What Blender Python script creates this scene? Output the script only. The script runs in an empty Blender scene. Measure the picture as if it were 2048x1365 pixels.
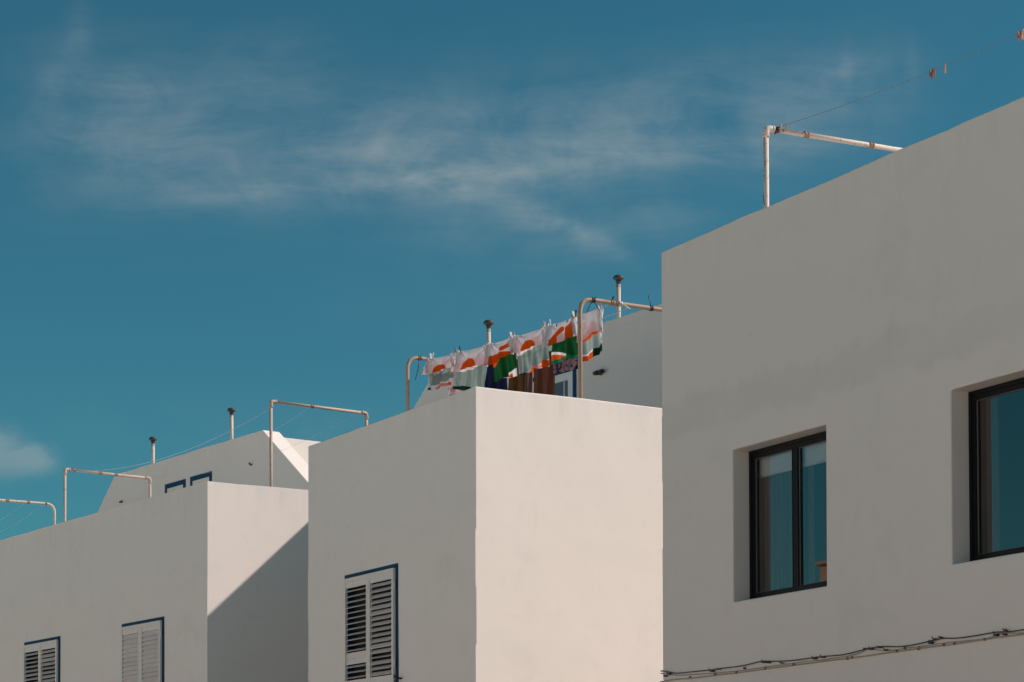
import bpy, bmesh, math, random
from mathutils import Vector, Matrix, noise

random.seed(7)
scn = bpy.context.scene
COL = scn.collection
R = math.radians
EYE = 1.6                                    # eye height above the street

# ------------------------------------------------------------------ camera
F = 4600.0                                   # focal length, in 2048-px units
PITCH, ROLL = F / 150000.0, -0.00316
HOR = 1700.0
YPP = HOR - F * math.tan(PITCH)
CAM_M = Matrix.Rotation(math.pi / 2 + PITCH, 4, 'X') @ Matrix.Rotation(ROLL, 4, 'Z')
M3 = CAM_M.to_3x3()
cam_d = bpy.data.cameras.new('camera')
cam_d.sensor_fit = 'HORIZONTAL'
cam_d.sensor_width = 36
cam_d.lens = F / 2048 * 36
cam_d.shift_y = (YPP - 682.5) / 2048
cam_d.clip_start = 0.1
cam_d.clip_end = 5000
cam = bpy.data.objects.new('camera', cam_d)
cam.matrix_world = Matrix.Translation((0, 0, EYE)) @ CAM_M
COL.objects.link(cam)
scn.camera = cam

def ray(x, y):
    return M3 @ Vector(((x - 1024) / F, (YPP - y) / F, -1))
def atz(x, y, h):                            # measured point at height h above the eye
    r = ray(x, y); p = r * (h / r.z); p.z += EYE; return p
def atpl(x, y, P, n):                        # measured point on a vertical plane
    r = ray(x, y); q = Vector(P) - Vector((0, 0, EYE))
    p = r * (q.dot(n) / r.dot(n)); p.z += EYE; return p
def proj(p):
    c = M3.transposed() @ (Vector(p) - Vector((0, 0, EYE)))
    return 1024 + F * c.x / -c.z, YPP - F * c.y / -c.z
def on_line(P, d, px):                       # point of a line at a given image column
    a, b = -20.0, 20.0
    fa = proj(P + d * a)[0] - px
    for _ in range(60):
        m = (a + b) / 2; fm = proj(P + d * m)[0] - px
        if (fm > 0) == (fa > 0): a, fa = m, fm
        else: b = m
    return P + d * a
def flat(v):
    v = Vector((v.x, v.y, 0)); return v.normalized()
def V(*a): return Vector(a)
UP = V(0, 0, 1)

# ------------------------------------------------------------------ objects
def tag(o, label=None, cat=None, group=None, kind=None):
    if label: o['label'] = label
    if cat: o['category'] = cat
    if group: o['group'] = group
    if kind: o['kind'] = kind
    return o
def empty(name, loc, label=None, cat=None, group=None):
    o = bpy.data.objects.new(name, None); COL.objects.link(o)
    o.location = loc; o.empty_display_size = 0.3
    return tag(o, label, cat, group)

class MB:
    """collects faces in world space, builds one mesh object"""
    def __init__(s): s.v = []; s.f = []; s.k = {}; s.sm = []
    def p(s, co, merge=False):
        co = Vector(co)
        if merge:
            key = (round(co.x, 4), round(co.y, 4), round(co.z, 4))
            if key in s.k: return s.k[key]
            s.k[key] = len(s.v)
        s.v.append(co); return len(s.v) - 1
    def face(s, pts, merge=False, smooth=False):
        ids = []
        for q in pts:
            i = s.p(q, merge)
            if i not in ids: ids.append(i)
        if len(ids) > 2: s.f.append(ids); s.sm.append(smooth)
    def box(s, o, ax, ay, az):               # corner + three edge vectors
        c = [o, o + ax, o + ax + ay, o + ay]; t = [q + az for q in c]
        b = [s.p(q) for q in c] + [s.p(q) for q in t]
        fs = [(0, 3, 2, 1), (4, 5, 6, 7), (0, 1, 5, 4), (1, 2, 6, 5), (2, 3, 7, 6), (3, 0, 4, 7)]
        if ax.cross(ay).dot(az) < 0: fs = [q[::-1] for q in fs]
        for q in fs: s.f.append([b[i] for i in q]); s.sm.append(False)
    def prism(s, poly, ext):
        a = [s.p(q) for q in poly]; b = [s.p(Vector(q) + ext) for q in poly]
        n = len(a)
        s.f.append(a); s.f.append(b[::-1]); s.sm += [False, False]
        for i in range(n):
            j = (i + 1) % n; s.f.append([a[j], a[i], b[i], b[j]]); s.sm.append(False)
    def tube(s, path, r, n=10, cap=True):
        path = [Vector(q) for q in path]
        rs = r if isinstance(r, (list, tuple)) else [r] * len(path)
        t0 = (path[1] - path[0]).normalized()
        a = t0.orthogonal().normalized(); rings = []
        for i, q in enumerate(path):
            t = (path[min(i + 1, len(path) - 1)] - path[max(i - 1, 0)]).normalized()
            a = (a - t * a.dot(t)).normalized(); b = t.cross(a)
            rings.append([s.p(q + (a * math.cos(2 * math.pi * k / n) + b * math.sin(2 * math.pi * k / n)) * rs[i]) for k in range(n)])
        for i in range(len(rings) - 1):
            for k in range(n):
                l = (k + 1) % n
                s.f.append([rings[i][k], rings[i][l], rings[i + 1][l], rings[i + 1][k]]); s.sm.append(True)
        if cap:
            s.f.append(rings[0][::-1]); s.f.append(rings[-1]); s.sm += [False, False]
    def build(s, name, mat, parent=None, root=None, bevel=0, fix=False):
        root = Vector(root) if root is not None else V(0, 0, 0)
        me = bpy.data.meshes.new(name)
        me.from_pydata([q - root for q in s.v], [], s.f)
        for poly, sm in zip(me.polygons, s.sm): poly.use_smooth = sm
        if fix:
            bm = bmesh.new(); bm.from_mesh(me)
            bmesh.ops.recalc_face_normals(bm, faces=bm.faces); bm.to_mesh(me); bm.free()
        me.materials.append(mat); me.update()
        o = bpy.data.objects.new(name, me); COL.objects.link(o)
        if parent: o.parent = parent
        else: o.location = root
        if bevel:
            m = o.modifiers.new('bevel', 'BEVEL'); m.width = bevel; m.segments = 2
            m.limit_method = 'ANGLE'; m.angle_limit = R(35)
        return o

# ------------------------------------------------------------------ materials
def lin(*c):
    return tuple(((x / 255) / 12.92 if x / 255 <= .04045 else ((x / 255 + .055) / 1.055) ** 2.4) for x in c) + (1,)
class NT:
    def __init__(s, tree): s.t = tree; s.n = tree.nodes; s.l = tree.links
    def add(s, kind, **kw):
        n = s.n.new(kind)
        for k, v in kw.items(): setattr(n, k, v)
        return n
    def put(s, inp, v):
        if hasattr(v, 'is_linked') or isinstance(v, bpy.types.NodeSocket): s.l.new(v, inp)
        else: inp.default_value = v
    def m(s, op, a, b=0.0, c=0.0, clamp=False):
        n = s.add('ShaderNodeMath', operation=op); n.use_clamp = clamp
        for i, v in enumerate((a, b, c)): s.put(n.inputs[i], v)
        return n.outputs[0]
    def mix(s, f, a, b, blend='MIX'):
        n = s.add('ShaderNodeMix', data_type='RGBA', blend_type=blend)
        s.put(n.inputs[0], f); s.put(n.inputs[6], a); s.put(n.inputs[7], b)
        return n.outputs[2]
    def noise(s, vec, scale, detail=4, rough=.55, dist=0.0):
        n = s.add('ShaderNodeTexNoise'); s.put(n.inputs['Vector'], vec)
        n.inputs['Scale'].default_value = scale; n.inputs['Detail'].default_value = detail
        n.inputs['Roughness'].default_value = rough; n.inputs['Distortion'].default_value = dist
        return n.outputs['Fac']
    def ramp(s, f, lo, hi, a=0.0, b=1.0):
        n = s.add('ShaderNodeMapRange', interpolation_type='SMOOTHSTEP')
        s.put(n.inputs[0], f)
        for i, v in enumerate((lo, hi, a, b)): n.inputs[i + 1].default_value = v
        return n.outputs[0]
    def bump(s, h, strength, dist, nrm=None):
        n = s.add('ShaderNodeBump'); s.put(n.inputs['Height'], h)
        n.inputs['Strength'].default_value = strength; n.inputs['Distance'].default_value = dist
        if nrm is not None: s.l.new(nrm, n.inputs['Normal'])
        return n.outputs['Normal']
    def scale(s, vec, xyz, rot=(0, 0, 0)):
        n = s.add('ShaderNodeMapping'); s.put(n.inputs['Vector'], vec)
        n.inputs['Scale'].default_value = xyz; n.inputs['Rotation'].default_value = rot
        return n.outputs[0]
def material(name):
    m = bpy.data.materials.new(name); m.use_nodes = True
    t = NT(m.node_tree); b = t.n['Principled BSDF']
    tc = t.add('ShaderNodeTexCoord').outputs['Object']
    return m, t, b, tc
def plain(name, col, rough=.6, metal=0.0, var=.12, scale=8, bump=0.0):
    m, t, b, tc = material(name)
    n = t.noise(tc, scale)
    c = tuple(x * (1 - var) for x in col[:3]) + (1,); d = tuple(min(1, x * (1 + var)) for x in col[:3]) + (1,)
    t.put(b.inputs['Base Color'], t.mix(n, c, d))
    b.inputs['Roughness'].default_value = rough; b.inputs['Metallic'].default_value = metal
    if bump: t.put(b.inputs['Normal'], t.bump(t.noise(tc, scale * 6), bump, .004))
    return m

def plaster(name, col, stain=(.55, .5, .44, 1), amount=.35, trowel=1.0, top=6.8, band=None):
    m, t, b, tc = material(name)
    zz = t.add('ShaderNodeSeparateXYZ'); t.put(zz.inputs[0], tc); zz = zz.outputs[2]
    big = t.noise(tc, .55, 5, .6); mid = t.noise(tc, 2.6, 5, .6, .6)
    drip = t.noise(t.scale(tc, (5, 5, .35)), 1.0, 5, .6)
    v = t.m('MULTIPLY_ADD', t.m('ADD', big, mid),   .21, .80)
    c = t.mix(1.0, col, t.mix(v, (0, 0, 0, 1), (1, 1, 1, 1)), 'MULTIPLY')
    s = t.m('MULTIPLY', t.ramp(mid, .52, .72), t.ramp(drip, .5, .8))
    c = t.mix(t.m('MULTIPLY', s, amount), c, stain)
    # faint repaired patches, a little greyer
    rep = t.ramp(t.noise(t.scale(tc, (.5, .5, 1.3)), .8, 3, .5, .9), .53, .6)
    c = t.mix(t.m('MULTIPLY', rep, .10), c, (.62, .62, .59, 1))
    dirt = t.m('MULTIPLY', t.ramp(zz, top - .55, top - .02), t.ramp(drip, .42, .68))
    c = t.mix(t.m('MULTIPLY', dirt, .09), c, (.44, .39, .34, 1))
    if band:
        zb_ = t.m('ADD', zz, t.m('MULTIPLY', t.m('SUBTRACT', mid, .5), .5))
        bm2 = t.m('MULTIPLY', t.ramp(zb_, band - .30, band - .20), t.ramp(zb_, band + .02, band + .16, 1, 0))
        c = t.mix(t.m('MULTIPLY', t.m('MULTIPLY', bm2, t.ramp(big, .3, .55)), .22), c, (.47, .47, .43, 1))
    # pock marks and small chips
    vor = t.add('ShaderNodeTexVoronoi'); t.put(vor.inputs['Vector'], t.scale(tc, (1, 1, 1))); vor.inputs['Scale'].default_value = 2.3
    pock = t.m('MULTIPLY', t.ramp(vor.outputs['Distance'], .0, .035, 1, 0), t.ramp(t.noise(tc, 1.1), .49, .53))
    c = t.mix(t.m('MULTIPLY', pock, .5), c, (.4, .36, .32, 1))
    t.put(b.inputs['Base Color'], c)
    b.inputs['Roughness'].default_value = .9
    b.inputs['Specular IOR Level'].default_value = .2
    n1 = t.bump(t.noise(tc, 1.7, 3, .5, .3), .16 * trowel, .03)
    n2 = t.bump(t.noise(t.scale(tc, (1, 1, 1.8)), 9, 6, .62, .8), .10 * trowel, .010, n1)
    n3 = t.bump(t.noise(tc, 110, 4, .65), .12, .003, n2)
    n4 = t.bump(t.m('SUBTRACT', 1.0, pock), .5, .006, n3)
    t.put(b.inputs['Normal'], n4)
    return m

M = {}
M['plaster'] = plaster('white_plaster', (.77, .725, .68, 1))
M['plaster_old'] = plaster('weathered_plaster', (.69, .645, .605, 1), amount=.45, trowel=1.3, top=7.47, band=5.85)
M['plaster_white'] = plaster('fresh_white_plaster', (.70, .665, .625, 1), amount=.12, trowel=.7, top=9.02)
M['plaster_bright'] = plaster('bright_white_plaster', (.84, .80, .73, 1), amount=.12, trowel=.7)
M['ochre'] = plaster('ochre_plaster', (.34, .215, .155, 1))
M['blue'] = plain('blue_paint', (.003, .052, .105, 1), .7, var=.18, scale=14, bump=.15)
M['blue'].node_tree.nodes['Principled BSDF'].inputs['Specular IOR Level'].default_value = .15
M['shutter'] = plain('shutter_paint', (.68, .64, .60, 1), .55, var=.10, scale=10)
M['slat'] = plain('slat_paint', (.56, .54, .52, 1), .5, var=.08, scale=6)
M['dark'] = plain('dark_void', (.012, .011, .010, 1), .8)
M['alu'] = plain('dark_window_frame', (.006, .0065, .008, 1), .45, var=.1)
M['alu'].node_tree.nodes['Principled BSDF'].inputs['Specular IOR Level'].default_value = .15
M['gasket'] = plain('grey_gasket', (.16, .16, .16, 1), .5)
M['cap'] = plain('dark_rubber', (.035, .035, .037, 1), .7, var=.2)
M['door'] = plain('white_door', (.70, .69, .68, 1), .45, var=.03)
M['glass_grey'] = plain('grey_glass', (.10, .10, .115, 1), .15)
M['wire'] = plain('white_wire', (.55, .56, .56, 1), .5)
M['wire_dark'] = plain('grey_wire', (.12, .17, .18, 1), .6)
M['tie'] = plain('black_tie', (.01, .011, .014, 1), .5)
M['cable_black'] = plain('black_cable', (.03, .03, .032, 1), .6)
M['cable_tan'] = plain('tan_cable', (.35, .31, .26, 1), .8, var=.25, scale=30)
M['clip_dark'] = plain('brown_clip', (.07, .05, .045, 1), .7)
M['lamp'] = plain('black_lamp', (.012, .012, .013, 1), .4)
M['blind'] = plain('white_blind', (.86, .84, .80, 1), .8, var=.03)
M['curtain'] = plain('brown_curtain', (.20, .18, .17, 1), .9)
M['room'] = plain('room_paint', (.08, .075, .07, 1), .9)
M['peg_wood'] = plain('wood_peg', (.46, .33, .27, 1), .7, var=.25, scale=40)
M['peg_brown'] = plain('weathered_peg', (.20, .15, .12, 1), .8, var=.3, scale=40)
M['peg_white'] = plain('white_peg', (.75, .76, .72, 1), .5)
M['peg_green'] = plain('dark_green_peg', (.02, .07, .06, 1), .5)
M['peg_red'] = plain('red_peg', (.36, .14, .11, 1), .6)
M['shrug'] = plain('grey_bracket', (.14, .12, .11, 1), .7)

def rusty(name, paint, amount):
    m, t, b, tc = material(name)
    n = t.noise(tc, 7, 6, .7, .4); f = t.ramp(n, .66 - amount, .72 - amount)
    f2 = t.ramp(t.noise(tc, 22, 4, .7), .58, .66)
    fac = t.m('MAXIMUM', f, t.m('MULTIPLY', f2, .7))
    c = t.mix(fac, paint, t.mix(t.noise(tc, 40), (.16, .065, .03, 1), (.32, .17, .09, 1)))
    v = t.noise(tc, 3)
    c = t.mix(t.m('MULTIPLY', v, .25), c, (.4, .33, .26, 1))
    t.put(b.inputs['Base Color'], c); b.inputs['Roughness'].default_value = .65
    t.put(b.inputs['Normal'], t.bump(n, .3, .003))
    return m
M['pipe_white'] = rusty('flaking_white_pipe', (.56, .49, .43, 1), .07)
M['pipe_tan'] = rusty('tan_pipe', (.34, .245, .175, 1), .08)
M['pipe_grey'] = rusty('cream_pipe', (.41, .33, .27, 1), .02)
M['vent_paint'] = rusty('vent_pipe_paint', (.47, .42, .375, 1), -.04)
M['rust'] = plain('rust', (.28, .18, .125, 1), .85, var=.3, scale=30, bump=.4)

def glass_mat():
    m, t, b, tc = material('window_glass')
    t.n.remove(b)
    g = t.add('ShaderNodeBsdfGlossy'); g.inputs['Roughness'].default_value = .015
    g.inputs['Color'].default_value = (1, .92, .87, 1)
    n = t.noise(tc, .9, 1); t.put(g.inputs['Normal'], t.bump(n, .06, .01))
    tr = t.add('ShaderNodeBsdfTransparent'); tr.inputs['Color'].default_value = (.72, .76, .78, 1)
    fr = t.add('ShaderNodeFresnel'); fr.inputs['IOR'].default_value = 1.7
    mx = t.add('ShaderNodeMixShader')
    t.put(mx.inputs[0], t.m('ADD', fr.outputs[0], .075, clamp=True))
    t.l.new(tr.outputs[0], mx.inputs[1]); t.l.new(g.outputs[0], mx.inputs[2])
    t.l.new(mx.outputs[0], t.n['Material Output'].inputs['Surface'])
    return m
M['glass'] = glass_mat()

def cloth_mat(name, trans=.5, col=None, pattern=None):
    m, t, b, tc = material(name)
    t.n.remove(b)
    if col is None:
        a = t.add('ShaderNodeVertexColor'); a.layer_name = 'print'; c = a.outputs['Color']
    else:
        c = t.mix(t.noise(tc, 6), tuple(x * .75 for x in col[:3]) + (1,), col)
        if pattern:
            f = t.ramp(t.noise(tc, pattern[0], 3, .6, .6), .5, .56)
            c = t.mix(f, c, pattern[1])
    weave = t.noise(tc, 260, 2)
    c = t.mix(t.m('MULTIPLY', weave, .12), c, (0, 0, 0, 1))
    nb = t.bump(t.noise(t.scale(tc, (1, 1, .25)), 14, 4, .6, .5), .5, .02)
    d = t.add('ShaderNodeBsdfDiffuse'); t.put(d.inputs[0], c); t.put(d.inputs['Normal'], nb)
    x = t.add('ShaderNodeBsdfTranslucent'); t.put(x.inputs[0], c); t.put(x.inputs['Normal'], nb)
    mx = t.add('ShaderNodeMixShader'); mx.inputs[0].default_value = trans
    t.l.new(d.outputs[0], mx.inputs[1]); t.l.new(x.outputs[0], mx.inputs[2])
    t.l.new(mx.outputs[0], t.n['Material Output'].inputs['Surface'])
    return m
M['print'] = cloth_mat('printed_cotton', .40)
M['navy'] = cloth_mat('navy_cloth', .15, (.018, .026, .075, 1))
M['olive'] = cloth_mat('olive_cloth', .2, (.10, .055, .022, 1))
M['brown'] = cloth_mat('brown_cloth', .2, (.115, .05, .035, 1))
M['dusky'] = cloth_mat('dusky_cloth', .2, (.22, .15, .13, 1))
M['floral'] = cloth_mat('floral_cloth', .25, (.24, .16, .19, 1), (17, (.02, .02, .05, 1)))
M['pinkfloral'] = cloth_mat('pink_floral_cloth', .35, (.62, .54, .57, 1), (22, (.42, .24, .28, 1)))

# ------------------------------------------------------------------ layout, measured once from the photograph
H_LOW, H_NEAR, H_REAR = 5.2, 5.87, 7.4       # roof heights above the eye
mC, mF, mB = atz(950, 773, H_LOW), atz(616, 893, H_LOW), atz(1322, 816, H_LOW)
lC, lF, lB = atz(415, 963, H_LOW), atz(0, 1081, H_LOW), atz(616, 980, H_LOW)
nC, nE = atz(1322, 505, H_NEAR), atz(2048, 192, H_NEAR)
dm, bm_ = flat(mF - mC), flat(mB - mC)
dl, bl_ = flat(lF - lC), flat(lB - lC)
dn = flat(nC - nE); bn_ = V(dn.y, -dn.x, 0)
im, il, inn = V(dm.y, -dm.x, 0), V(dl.y, -dl.x, 0), V(dn.y, -dn.x, 0)
def g(p): return V(p.x, p.y, 0)

def block(poly, z1, deck, thick, opens=(), z0=0.0):
    """walled block with a parapet; poly runs so that its first edge is the facade.
    opens: (edge, s0, s1, za, zb, depth)"""
    mb = MB(); n = len(poly)
    cen = sum((Vector(q) for q in poly), V(0, 0, 0)) / n
    dirs = [flat(poly[(i + 1) % n] - poly[i]) for i in range(n)]
    inw = []
    for i in range(n):
        a = V(-dirs[i].y, dirs[i].x, 0)
        if a.dot(cen - poly[i]) < 0: a = -a
        inw.append(a)
    inner = []
    for i in range(n):
        a, b = inw[i - 1], inw[i]
        inner.append(poly[i] + (a + b) * (thick / (1 + a.dot(b))))
    deck_pts = []
    for e in range(n):
        P, Q = poly[e], poly[(e + 1) % n]; L = (Q - P).length; d = dirs[e]
        IP, IQ = inner[e], inner[(e + 1) % n]
        ss = [0, L]; zs = [z0, z1]
        ops = [o for o in opens if o[0] == e]
        for o in ops: ss += [o[1], o[2]]; zs += [o[3], o[4]]
        k = int(L / .45)
        ss += [L * i / k for i in range(1, k) if min(abs(L * i / k - x) for x in ss) > .06]
        zs += [z for z in [z0 + .65 * i for i in range(1, int((z1 - z0) / .65))] if min(abs(z - x) for x in zs) > .1]
        ss = sorted(set(ss)); zs = sorted(set(zs))
        def top(s):
            q = P + d * s
            w = 0 if s in (0, L) else 1
            j = noise.noise(q * 1.7) * .009 + noise.noise(q * 6.1) * .006
            c = noise.noise(q * 2.3 + V(9, 9, 9)) * .004 * w
            return q + V(0, 0, z1 + j) - inw[e] * c
        for a, b in zip(ss, ss[1:]):
            for za, zb in zip(zs, zs[1:]):
                if any(o[1] <= a and b <= o[2] and o[3] <= za and zb <= o[4] for o in ops): continue
                lo = [P + d * a + UP * za, P + d * b + UP * za]
                hi = [top(b), top(a)] if zb == z1 else [P + d * b + UP * zb, P + d * a + UP * zb]
                mb.face(lo + hi, True)
            ia, ib = IP.lerp(IQ, a / L), IP.lerp(IQ, b / L)
            ta, tb = top(a), top(b)
            ja, jb = ia + UP * (ta.z - .006), ib + UP * (tb.z - .006)
            mb.face([ta, tb, jb, ja], True)
            mb.face([ja, jb, ib + UP * deck, ia + UP * deck], True)
            deck_pts.append(ia + UP * deck)
        for o in ops:
            a0, a1, za, zb, dp = o[1:]
            c = [P + d * x + UP * z for x, z in ((a0, za), (a1, za), (a1, zb), (a0, zb))]
            # break the reveal where the wall grid breaks so the mesh stays closed
            sx = [x for x in ss if a0 <= x <= a1]
            zx = [z for z in zs if za <= z <= zb]
            w = inw[e] * dp
            for x, y in zip(sx, sx[1:]):
                for z in (za, zb):
                    A, B = P + d * x + UP * z, P + d * y + UP * z
                    mb.face([A, B, B + w, A + w], True)
            for x, y in zip(zx, zx[1:]):
                for s_ in (a0, a1):
                    A, B = P + d * s_ + UP * x, P + d * s_ + UP * y
                    mb.face([A, B, B + w, A + w], True)
    mb.face(deck_pts, True)
    for k, q in enumerate(mb.v):             # hand-plastered: nothing is perfectly straight
        mb.v[k] = q + noise.noise_vector(q * .9) * .003 + noise.noise_vector(q * 3.3 + V(5, 1, 2)) * .0008
    return mb

# ================================================================== the near house (right)
Zn = EYE + H_NEAR
def along_n(p): return (p - nC).dot(-dn)
w1 = [atpl(x, y, nC, inn) for x, y in ((1465, 902), (1467, 1207), (1651, 851), (1653, 1172))]
w2 = [atpl(x, y, nC, inn) for x, y in ((1901, 777), (1904, 1127))]
zt = (w1[0].z + w1[2].z + w2[0].z) / 3; zb = (w1[1].z + w1[3].z + w2[1].z) / 3
a0 = along_n(w1[0]); a1 = along_n(w1[2]); wid = a1 - a0
b0 = along_n(w2[0])
REV = .235
NL = 11.0
near_poly = [g(nC), g(nC - dn * NL), g(nC - dn * NL + inn * 6.0), g(nC + inn * 6.0)]
nroot = empty('house', g(nC), 'large white house at right with two black windows and cables along its wall', 'house')
wins = [(0, a0, a1, zb, zt, REV), (0, b0, b0 + wid, zb, zt, REV)]
block(near_poly, Zn, Zn - .9, .22, wins).build('wall', M['plaster_old'], nroot, g(nC), bevel=.012, fix=True)

def bar_frame(mb, O, ex, ez, w, h, t, dep, iny):
    """rectangular frame of bars: O lower corner of the front face, t bar width, dep depth inwards"""
    mb.box(O, ex * t, iny * dep, ez * h)
    mb.box(O + ex * (w - t), ex * t, iny * dep, ez * h)
    mb.box(O + ex * t, ex * (w - 2 * t), iny * dep, ez * t)
    mb.box(O + ex * t + ez * (h - t), ex * (w - 2 * t), iny * dep, ez * t)

def black_window(s0, root, loc, blind):
    ex, iny = -dn, inn
    O = g(nC) + ex * s0 + iny * (REV - .055) + UP * zb
    h = zt - zb
    T1_, T2_ = .036, .044
    mb = MB(); bar_frame(mb, O + ex * .002 + UP * .002, ex, UP, wid - .004, h - .004, T1_, .07, iny)
    fr = mb.build('window', M['alu'], root, loc, bevel=.004)
    half = (wid - 2 * T1_) / 2; hh = h - 2 * T1_
    for k in range(2):
        S = O + ex * (T1_ + k * half) + UP * T1_ + iny * .010
        mb = MB(); bar_frame(mb, S + ex * .002 + UP * .002, ex, UP, half - .004, hh - .004, T2_, .05, iny)
        bar_frame(mb, S + ex * (T2_ - .008) + UP * (T2_ - .008) - iny * .005, ex, UP, half - 2 * T2_ + .016, hh - 2 * T2_ + .016, .008, .005, iny)
        mb.build('sash', M['alu'], fr, loc, bevel=.003)
        # pale rubber seal between the sash and its pane
        mb = MB(); bar_frame(mb, S + ex * T2_ + UP * T2_ + iny * .012, ex, UP, half - 2 * T2_, hh - 2 * T2_, .006, .01, iny)
        mb.build('seal', M['gasket'], fr, loc)
        mb = MB(); pw, ph = half - 2 * T2_ + .004, hh - 2 * T2_ + .004
        mb.face([S + ex * (T2_ - .002) + UP * (T2_ - .002) + iny * .025 + ex * (i * pw) + UP * (j * ph) for i, j in ((0, 0), (1, 0), (1, 1), (0, 1))])
        mb.build('pane', M['glass'], fr, loc)
    if blind:
        mb = MB()
        mb.box(O + ex * .05 + iny * .085 + UP * (h - .245), ex * (wid - .10), iny * .006, UP * .22)
        mb.tube([O + ex * .05 + iny * .088 + UP * (h - .245), O + ex * (wid - .05) + iny * .088 + UP * (h - .245)], .012, 8)
        mb.build('blind', M['blind'], fr, loc)
    mb = MB()
    for q0, q1 in (((.07, wid / 2 - .03) if blind else (.07, .22)), (wid / 2 + .03, wid / 2 + .13)):
        pts = []
        for i in range(61):
            u = i / 60; pts.append(O + ex * (q0 + (q1 - q0) * u) + iny * (.13 + .02 * math.sin(u * 19 * (q1 - q0) / .15)))
        for A, B in zip(pts, pts[1:]): mb.face([A + UP * .02, B + UP * .02, B + UP * h, A + UP * h], smooth=True)
    mb.build('curtain', M['curtain'], fr, loc)
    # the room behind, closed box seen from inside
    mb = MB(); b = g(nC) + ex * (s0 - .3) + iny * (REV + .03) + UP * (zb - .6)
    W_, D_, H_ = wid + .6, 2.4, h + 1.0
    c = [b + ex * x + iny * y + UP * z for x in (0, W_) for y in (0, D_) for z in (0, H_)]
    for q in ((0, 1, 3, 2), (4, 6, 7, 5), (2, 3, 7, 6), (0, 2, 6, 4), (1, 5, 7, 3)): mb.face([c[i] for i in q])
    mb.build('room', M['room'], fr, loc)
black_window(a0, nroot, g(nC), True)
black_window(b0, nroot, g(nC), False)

# ================================================================== louvred shutter windows
def slat_leaf(mb, O, ex, w, h, out, n, tilt, cm):
    """one shutter leaf: frame bars plus n tilted slats; O is the lower corner on the wall side"""
    t, dep = .048, .036
    bar_frame(mb, O, ex, UP, w, h, t, dep, out)
    mb.box(O + ex * t + UP * t + out * .004, ex * (w - 2 * t), out * .024, UP * .05)
    mb.box(O + ex * t + UP * (h - t - .075) + out * .004, ex * (w - 2 * t), out * .024, UP * .075)
    z0, z1 = t + .052, h - t - .08
    st = (z1 - z0) / n
    for i in range(n):
        a = tilt(i) + .05 * math.sin(i * 5.3 + O.x * 7) + .03 * math.sin(i * 11.7 + O.y)
        c = O + UP * (z0 + st * (i + .5)) + out * .018
        up = (UP * math.cos(a) - out * math.sin(a))
        nrm = (out * math.cos(a) + UP * math.sin(a))
        L = st * .62
        mb.box(c + ex * (t + .004) - up * L - nrm * .003, ex * (w - 2 * t - .008), up * (2 * L), nrm * .006)

def shutter_window(P0, ex, out, s0, z0, w, h, root, loc, tilts, n=17, frayed=False):
    """blue painted surround with two louvred leaves. P0 facade origin, ex along facade"""
    mb = MB(); O = g(P0) + ex * s0 + UP * z0
    bar_frame(mb, O + out * .008, ex, UP, w, h, .07, .10, -out)
    tr = mb.build('window_surround', M['blue'], root, loc, bevel=.004)
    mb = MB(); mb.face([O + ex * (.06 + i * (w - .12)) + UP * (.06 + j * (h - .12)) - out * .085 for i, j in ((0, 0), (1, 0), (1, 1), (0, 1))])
    mb.build('dark_backing', M['dark'], tr, loc)  # near-black sheet stands in for the unlit interior behind the slats
    lw = (w - .10) / 2
    for k in range(2):
        mb = MB(); S = O + ex * (.05 + k * lw) + UP * .045 + out * .012
        slat_leaf(mb, S + ex * .003, ex, lw - .006, h - .10, out, n, tilts[k], None)
        # hinges on the outer side
        hx = S + ex * (0 if k == 0 else lw) - ex * .014
        for fz in (.17, .85):
            mb.tube([hx + out * .02 + ex * .012 + UP * ((h - .1) * fz - .045), hx + out * .02 + ex * .012 + UP * ((h - .1) * fz + .045)], .012, 8)
        mb.build('shutter', M['shutter'], tr, loc, bevel=.0025)
    return tr

# ================================================================== the middle house
Zl = EYE + H_LOW; DECK = Zl - .9
mroot = empty('house', g(mC), 'white flat roofed house in the middle with laundry on its roof', 'house')
q = [atpl(x, y, mC, im) for x, y in ((690, 1150), (797, 1128))]
s_m1 = (q[0] - mC).dot(dm); s_m0 = (q[1] - mC).dot(dm); ztop_m = (q[0].z + q[1].z) / 2
zbot_m = atpl(800, 1362, mC, im).z - .06
WH = ztop_m - zbot_m
mid_len = (g(mF) - g(mC)).length
mid_poly = [g(mC), g(mF), g(mF + bm_ * 4.25), g(mC + bm_ * 4.75)]
block(mid_poly, Zl, DECK, .16, [(0, s_m0 + .06, s_m1 - .06, zbot_m + .06, ztop_m - .06, .16)]).build('wall', M['plaster'], mroot, g(mC), bevel=.012, fix=True)
def tl_open(i):       # the left leaf, slats wide open but for a closed pair
    return R(12) if i in (3, 4) else R(68)
def tl_half(i): return R(51) + (R(18) if i == 3 else 0) + .05 * math.sin(i * 2.1)
# facade runs away from the camera, so the leaf nearest the corner is the right-hand one
shutter_window(mC, dm, -im, s_m0, zbot_m, s_m1 - s_m0, WH, mroot, g(mC), (tl_half, tl_open))

# black iron hook that holds the shutter back
mb = MB(); hk = g(mC) + dm * (s_m0 - .07) + UP * (atpl(805, 1357, mC, im).z)
mb.tube([hk, hk - im * .05, hk - im * .085 + UP * .01, hk - im * .10 + UP * .05], [.012, .012, .014, .006], 8)
mb.tube([hk - im * .06 - dm * .045 + UP * .012, hk - im * .06, hk - im * .062 + dm * .05 - UP * .03], [.008, .016, .012], 8)
mb.build('shutter_holdback', M['lamp'], mroot, g(mC))

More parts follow.
